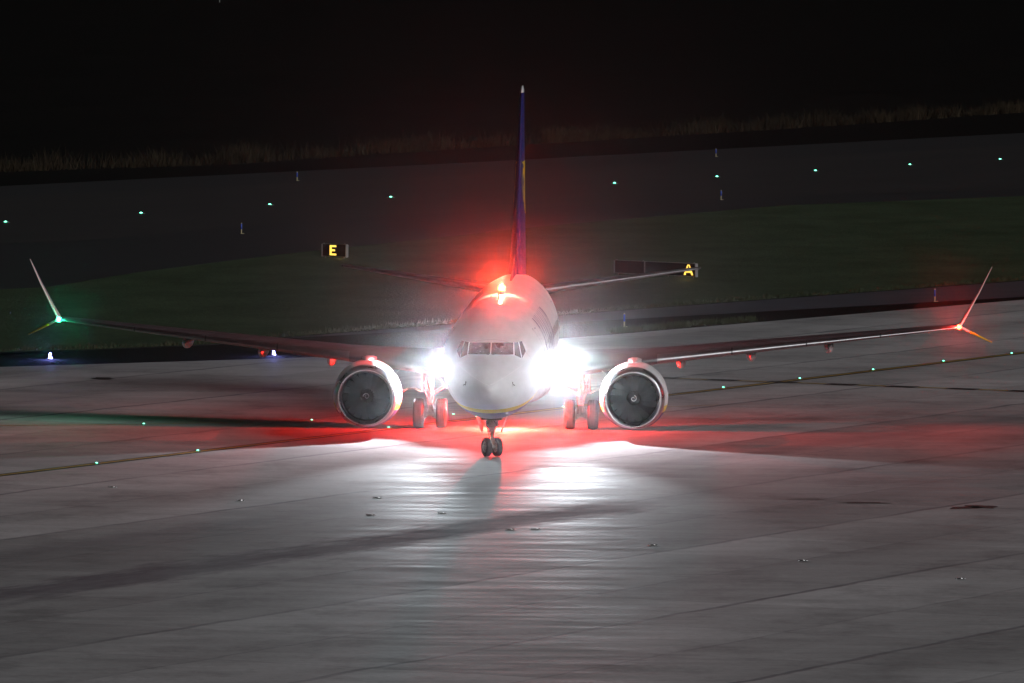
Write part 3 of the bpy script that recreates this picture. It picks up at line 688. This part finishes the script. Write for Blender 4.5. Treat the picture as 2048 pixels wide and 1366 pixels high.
for side in (1, -1):
    bm = bmesh.new()
    for q_ in (-.11, .13): lathe(bm, [(LY - .03, .004), (LY - .02, .09), (LY + .05, .10)], 'Y', 20, (side * (LX + q_), 0, LZ))
    obj('landing_light', bm, M['lampwhite'], JET, True)
    lamp('SPOT', 'landing_halo_lamp', (side * LX, LY - .14, LZ), WHITE, 5.6e3, .10, aim=to_camera(side * LX, LY, LZ), spot=7, blend=.7)  # extra narrow spot at the camera, added for the landing light's halo
    lamp('SPOT', 'landing_beam_lamp', (side * LX, LY - .14, LZ), WHITE, 1.7e4, .10, aim=(side * .07, -1, -.055), spot=19, blend=.9)
    lamp('SPOT', 'landing_spill_lamp', (side * LX, LY - .14, LZ), WHITE, 3.6e3, .10, aim=(side * .16, -1, -.09), spot=60)
    lamp('SPOT', 'turnoff_lamp', (side * (LX + .1), LY - .14, LZ - .02), WHITE, 8.0e3, .08, aim=(side * 1.0, -.75, -.12), spot=110)
def bulb(name, m, r, loc, par=JET, squash=1.0):
    bm = bmesh.new(); bmesh.ops.create_uvsphere(bm, u_segments=16, v_segments=10, radius=r)
    for v in bm.verts: v.co.z *= squash
    return obj(name, bm, m, par, True, loc)
bulb('beacon', M['lampredhot'], .12, (0, 9.7, 5.58), squash=1.2)
bm = bmesh.new(); lathe(bm, [(5.30, .16), (5.42, .13), (5.50, .10)], 'Z', 20, (0, 9.7, 0)); obj('beacon_base', bm, M['steel'], FUS, True)
lamp('POINT', 'beacon_lamp', (0, 9.7, 5.74), (1, .03, .02), 6.5e3, .07)
lamp('SPOT', 'beacon_halo_lamp', (0, 9.5, 5.66), (1, .035, .008), 1.05e4, .06, aim=to_camera(0, 9.5, 5.6), spot=8, blend=.7)  # added spot, only for the red halo round the beacon
bulb('belly_beacon', M['lampredhot'], .09, (0, 15.0, 1.14))
lamp('POINT', 'belly_beacon_lamp', (0, 15.0, 1.0), (1, .016, .010), 1.7e4, .07)
bulb('navigation_light', M['lampred'], .10, (17.14, 18.0, 3.86)); lamp('POINT', 'red_wing_lamp', (17.10, 17.82, 3.88), (1, .03, .02), 330, .06); lamp('SPOT', 'red_wing_halo_lamp', (17.12, 17.78, 3.87), (1, .02, .01), 7e2, .05, aim=to_camera(17.1, 17.8, 3.9), spot=8, blend=.7)  # the spot is added to give the red tip lamp a halo
bulb('navigation_light', M['lampgreen'], .10, (-17.14, 18.0, 3.86)); lamp('POINT', 'green_wing_lamp', (-17.10, 17.82, 3.88), (.02, 1, .42), 70, .06); lamp('SPOT', 'green_wing_halo_lamp', (-17.12, 17.78, 3.87), (.01, 1, .40), 1.2e2, .05, aim=to_camera(-17.1, 17.8, 3.9), spot=8, blend=.7)  # the spot is added to give the green tip lamp a halo

# ------------------------------------------------------------------ airfield lights, markers, signs
M['green_in'] = glow('green_ground_lens', (.16, 1, .6), 9); M['bluelens'] = glow('blue_lens', (.3, .3, 1), 9)
M['fix'] = mat('light_fitting_metal', (.35, .34, .33), .35, .8, .2, 12)
def green_light():
    t = empty('taxiway_light'); bm = bmesh.new(); lathe(bm, [(0, .17), (.015, .16), (.035, .10), (.04, .004)], 'Z', 18); obj('housing', bm, M['fix'], t, True)
    bm = bmesh.new(); bmesh.ops.create_uvsphere(bm, u_segments=10, v_segments=8, radius=.042, matrix=Matrix.Translation((0, -.09, .035)) @ Matrix.Diagonal((1.3, .6, .6, 1))); obj('lens', bm, M['green_in'], t, True)
    return t
far = [(-30.3, 211.2), (-22.6, 227.4), (-14.8, 243.8), (-7.0, 259.2), (8.7, 290.4), (16.5, 306.2), (24.4, 321.5), (32.4, 337.7), (40.4, 353.3)]
farl = ['green light at the left frame edge of the far taxiway', 'second green light from the left on the far taxiway', 'third green light from the left on the far taxiway', 'green light of the far taxiway nearest left of the tail fin',
 'green light of the far taxiway nearest right of the tail fin', 'green light on the far taxiway between two blue markers', 'third green light right of the tail fin on the far taxiway', 'fourth green light right of the tail fin on the far taxiway', 'rightmost green light on the far taxiway']
near = [(-13.9, -5.2), (-10.6, 1.7), (-3.9, 15.4), (-.6, 22.1), (2.8, 28.7), (9.5, 42.4), (12.9, 49.2), (16.3, 56.1), (19.7, 63.0), (23.1, 69.6)]
nearl = ['leftmost green light on the yellow apron line', 'second green light from the left on the yellow apron line', 'green light under the left engine, on the yellow line', 'small green light beside the nose gear door on the yellow line',
 'green light between the jet nose and the right main wheels', 'green light just right of the right engine on the yellow line', 'green light right of where the dashed line crosses the yellow line', 'third green light from the right end of the yellow line', 'green light below the right wing tip on the yellow line', 'rightmost green light on the yellow apron line']
off = [(-1.5, 23.6), (-6.9, 19.6), (-13.2, 16.6)]
offl = ['green light on the curved turn-off line between nose and left main wheels', 'green light on the curved turn-off line left of the left engine', 'leftmost dim green light on the curved turn-off line']
gl = None
for pts, lbs, grp, z, sc in ((far, farl, 'green centreline lights of the far taxiway', .024, 1.7), (near, nearl, 'green lights along the yellow apron line', .036, .8), (off, offl, 'green lights along the curved turn-off line', .036, .7)):
    for (x, y), lb in zip(pts, lbs):
        if gl is None: gl = green_light(); o = gl; o.location = (x, y, z); o.scale = (sc,) * 3
        else: o = dup(gl, (x, y, z), scale=sc)
        o['label'] = lb; o['category'] = 'ground light'; o['group'] = grp
# unlit low fittings set in the concrete in front of the jet
def fitting():
    t = empty('inset_fitting'); bm = bmesh.new()
    lathe(bm, [(0, .13), (.006, .125), (.008, .004)], 'Z', 20); obj('plate', bm, M['fix'], t, True)
    bm = bmesh.new()
    for s_ in (-1, 1): bmesh.ops.create_uvsphere(bm, u_segments=10, v_segments=6, radius=.032, matrix=Matrix.Translation((s_ * .12, -.02, .012)) @ Matrix.Diagonal((1, 1, .7, 1)))
    tube(bm, (-.10, -.02, .02), (.10, -.02, .02), .012, seg=12); obj('handle', bm, M['chrome'], t, True)
    return t
import itertools
fpx = [((-1.6, -27.3), 'bright steel fitting in the lit concrete below the left landing light'), ((-3.8, -20.7), 'steel fitting in the lit concrete, uppermost of the three left of the nose wheel'), ((-3.9, -28.4), 'steel fitting in the concrete farthest left below the lit patch'),
       ((.6, -34.1), 'steel fitting at the dark tyre band in front of the nose gear'), ((1.4, -33.8), 'steel fitting just right of another at the dark tyre band'), ((5.0, -39.9), 'steel fitting in the darker concrete right of the lit patch'),
       ((-8.3, -22.4), 'small dark fitting in the grey concrete left of the lit patch'), ((-12.8, -16.6), 'small dark fitting in the concrete near the left frame edge'), ((9.4, -45.5), 'small dark fitting in the grey concrete lower right'), ((13.8, -51.8), 'small dark fitting nearest the lower right frame corner')]
ft = None
for (x, y), lb in fpx:
    if ft is None: ft = fitting(); o = ft; o.location = (x, y, .022)
    else: o = dup(ft, (x, y, .022))
    tag(o, lb, 'ground fitting', 'steel fittings set in the apron concrete')
# blue marker sticks
M['mblue'] = mat('marker_blue', (.03, .09, .55), .35, 0, .1, 8); M['mpale'] = mat('marker_cream', (.5, .44, .26), .4, 0, .1, 8)
def marker():
    t = empty('edge_marker'); bm = bmesh.new(); tube(bm, (0, 0, .26), (0, 0, .60), .042, seg=12); obj('reflective_sleeve', bm, M['mblue'], t, True)
    bm = bmesh.new(); tube(bm, (0, 0, .60), (0, 0, .66), .045, .02, seg=12); obj('cap', bm, M['mpale'], t)
    bm = bmesh.new(); tube(bm, (0, 0, .05), (0, 0, .26), .032, .040, seg=12); tube(bm, (0, 0, 0), (0, 0, .05), .02, seg=8); box(bm, (.06, 0, .012), (.22, .12, .024)); obj('foot', bm, M['mpale'], t)
    return t
mk = None
for (x, y), lb in (((-14.2, 292.2), 'blue marker stick on the far side of the far taxiway, left of the fin'), ((-15.2, 196.7), 'blue and yellow marker stick on the near side of the far taxiway, left'), ((17.8, 356.1), 'faint blue marker stick at the dark far edge, right of the fin'),
                   ((15.5, 259.6), 'blue marker stick on the near side of the far taxiway, right of the fin'), ((6.2, 90.6), 'blue marker stick on the dark shoulder just right of the fuselage'), ((22.3, 117.5), 'blue marker stick with cream foot on the shoulder near the right wing tip')):
    if mk is None: mk = marker(); o = mk; o.location = (x, y, .022)
    else: o = dup(mk, (x, y, .022))
    tag(o, lb, 'marker', 'blue edge markers beside the taxiways')
# lit blue edge lamps
def edge_lamp():
    t = empty('edge_lamp'); bm = bmesh.new(); lathe(bm, [(0, .17), (.02, .17), (.03, .13), (.16, .065), (.20, .06)], 'Z', 20); obj('cone_base', bm, M['white'], t, True)
    bm = bmesh.new(); lathe(bm, [(.20, .055), (.25, .07), (.32, .06), (.35, .004)], 'Z', 16); obj('globe', bm, M['bluelens'], t, True); return t
el = edge_lamp(); el.location = (-19.2, 60.8, .012); el.scale = (.75,) * 3; tag(el, 'glowing blue edge lamp on a white cone below the green wing tip', 'edge lamp', 'lit blue edge lamps on the dark shoulder')
e2 = dup(el, (-9.6, 64.7, .022), 'glowing blue edge lamp on a white cone seen behind the left wing', scale=.75)
for x, y in ((-19.2, 60.8), (-9.6, 64.7)): lamp('POINT', 'edge_lamp_light', (x, y - .1, .26), (.25, .28, 1), 120, .05, None)
# far lamp at the very top of the picture
el3 = empty('distant_lamp', (-58, 1405, 0)); tag(el3, 'tiny white lamp far off in the black upper left corner', 'lamp')
bm = bmesh.new(); tube(bm, (0, 0, 0), (0, 0, 1.5), .06); obj('pole', bm, M['steel'], el3)
bulb('lamp_head', glow('far_lamp_lens', (1, 1, 1), 6), .16, (0, 0, 1.6), el3)
# a small sign light by the shoulder mark glint is omitted; guidance signs:
M['signface'] = mat('sign_black_face', (.008, .008, .010), .6, 0, .3, 5, spec=.15); M['signcase'] = mat('sign_case_metal', (.45, .44, .46), .4, .6, .15, 5)
M['letter'] = glow('lit_letter', (1, .66, .10), 1.7)
def sign(name, x, y, ang, L, H, letters, panels):
    t = empty(name, (x, y, .034), ang)
    bm = bmesh.new(); box(bm, (L / 2, .07, .10 + H / 2), (L, .14, H)); obj('cabinet', bm, M['signface'], t)
    bm = bmesh.new()
    for q_ in panels: box(bm, (q_, .06, .08 + H / 2), (.055, .20, H + .05))
    obj('end_post', bm, M['signcase'], t)
    bm = bmesh.new(); box(bm, (L / 2, .07, .115 + H), (L, .17, .022)); box(bm, (L / 2, .07, .088), (L, .17, .02)); obj('top_rail', bm, M['fix'], t)
    bm = bmesh.new()
    for k in range(max(2, int(L / 1.2))): tube(bm, (.2 + (L - .4) * k / (max(2, int(L / 1.2)) - 1), .07, 0), (.2 + (L - .4) * k / (max(2, int(L / 1.2)) - 1), .07, .10), .03)
    for q_ in panels: tube(bm, (q_ - .12 if q_ > 0.2 else q_ + .12, .02, H + .10), (q_ - .12 if q_ > 0.2 else q_ + .12, .02, H + .17), .035, seg=10)
    obj('leg', bm, M['signcase'], t)
    for ch, cx, hh, wd in letters:
        bm = bmesh.new(); z0 = .10 + (H - hh) / 2; sw = .13 * wd / .46 if ch == 'E' else .12
        def q4(p): 
            a = [bm.verts.new((cx + px, -.004, z0 + pz)) for px, pz in p]; b = [bm.verts.new((cx + px, -.012, z0 + pz)) for px, pz in p]
            bm.faces.new(b); bm.faces.new(a[::-1])
            for i in range(len(p)): bm.faces.new((a[i], a[(i + 1) % len(p)], b[(i + 1) % len(p)], b[i]))
        w2 = wd / 2; bh = hh * .17
        if ch == 'E':
            q4([(-w2, 0), (-w2 + sw, 0), (-w2 + sw, hh), (-w2, hh)])
            for zz, ww in ((0, 1), (hh / 2 - bh / 2, .8), (hh - bh, 1)): q4([(-w2 + sw, zz), (-w2 + wd * ww, zz), (-w2 + wd * ww, zz + bh), (-w2 + sw, zz + bh)])
        else:
            q4([(-w2, 0), (-w2 + sw, 0), (.0, hh), (-sw * .62, hh)]); q4([(w2 - sw, 0), (w2, 0), (sw * .62, hh), (0, hh)]); q4([(-w2 * .55, hh * .24), (w2 * .55, hh * .24), (w2 * .38, hh * .24 + bh), (-w2 * .38, hh * .24 + bh)])
        obj('letter', bm, M['letter'], t)
    return t
s1 = sign('taxiway_sign', -9.62, 163.9, R(-37), 1.72, .66, [('E', .78, .56, .46)], (.0, 1.72)); tag(s1, 'small black taxiway sign with a lit yellow letter E on the grass', 'sign')
s2 = sign('taxiway_sign', 6.55, 145.2, R(-42), 5.75, .66, [('A', 5.25, .56, .66)], (.0, 2.15, 5.75)); tag(s2, 'long black taxiway sign with a lit yellow letter A at its right end', 'sign')
lamp('POINT', 'sign_glow', (-8.6, 162.2, .2), (1, .6, .1), 6, .1, None); lamp('POINT', 'sign_glow', (10.3, 139.6, .2), (1, .6, .1), 9, .1, None)

# ------------------------------------------------------------------ haze added to make the lamps glow, in place of lens bloom
bm = bmesh.new(); box(bm, (0, 40, 12), (3060, 3140, 26)); HZ = obj('haze', bm, None); HZ.data.materials.clear()
hm = bpy.data.materials.new('glow_haze'); hm.use_nodes = True; ht = hm.node_tree; ht.nodes.remove(ht.nodes['Principled BSDF'])
pv = ht.nodes.new('ShaderNodeVolumePrincipled'); pv.inputs['Color'].default_value = (.96, .97, 1, 1); pv.inputs['Density'].default_value = 6e-5; pv.inputs['Anisotropy'].default_value = .996
ht.links.new(pv.outputs[0], ht.nodes['Material Output'].inputs['Volume']); HZ.data.materials.append(hm)
tag(HZ, kind='stuff', label='thin haze added so that the bright lamps glow', cat='haze')
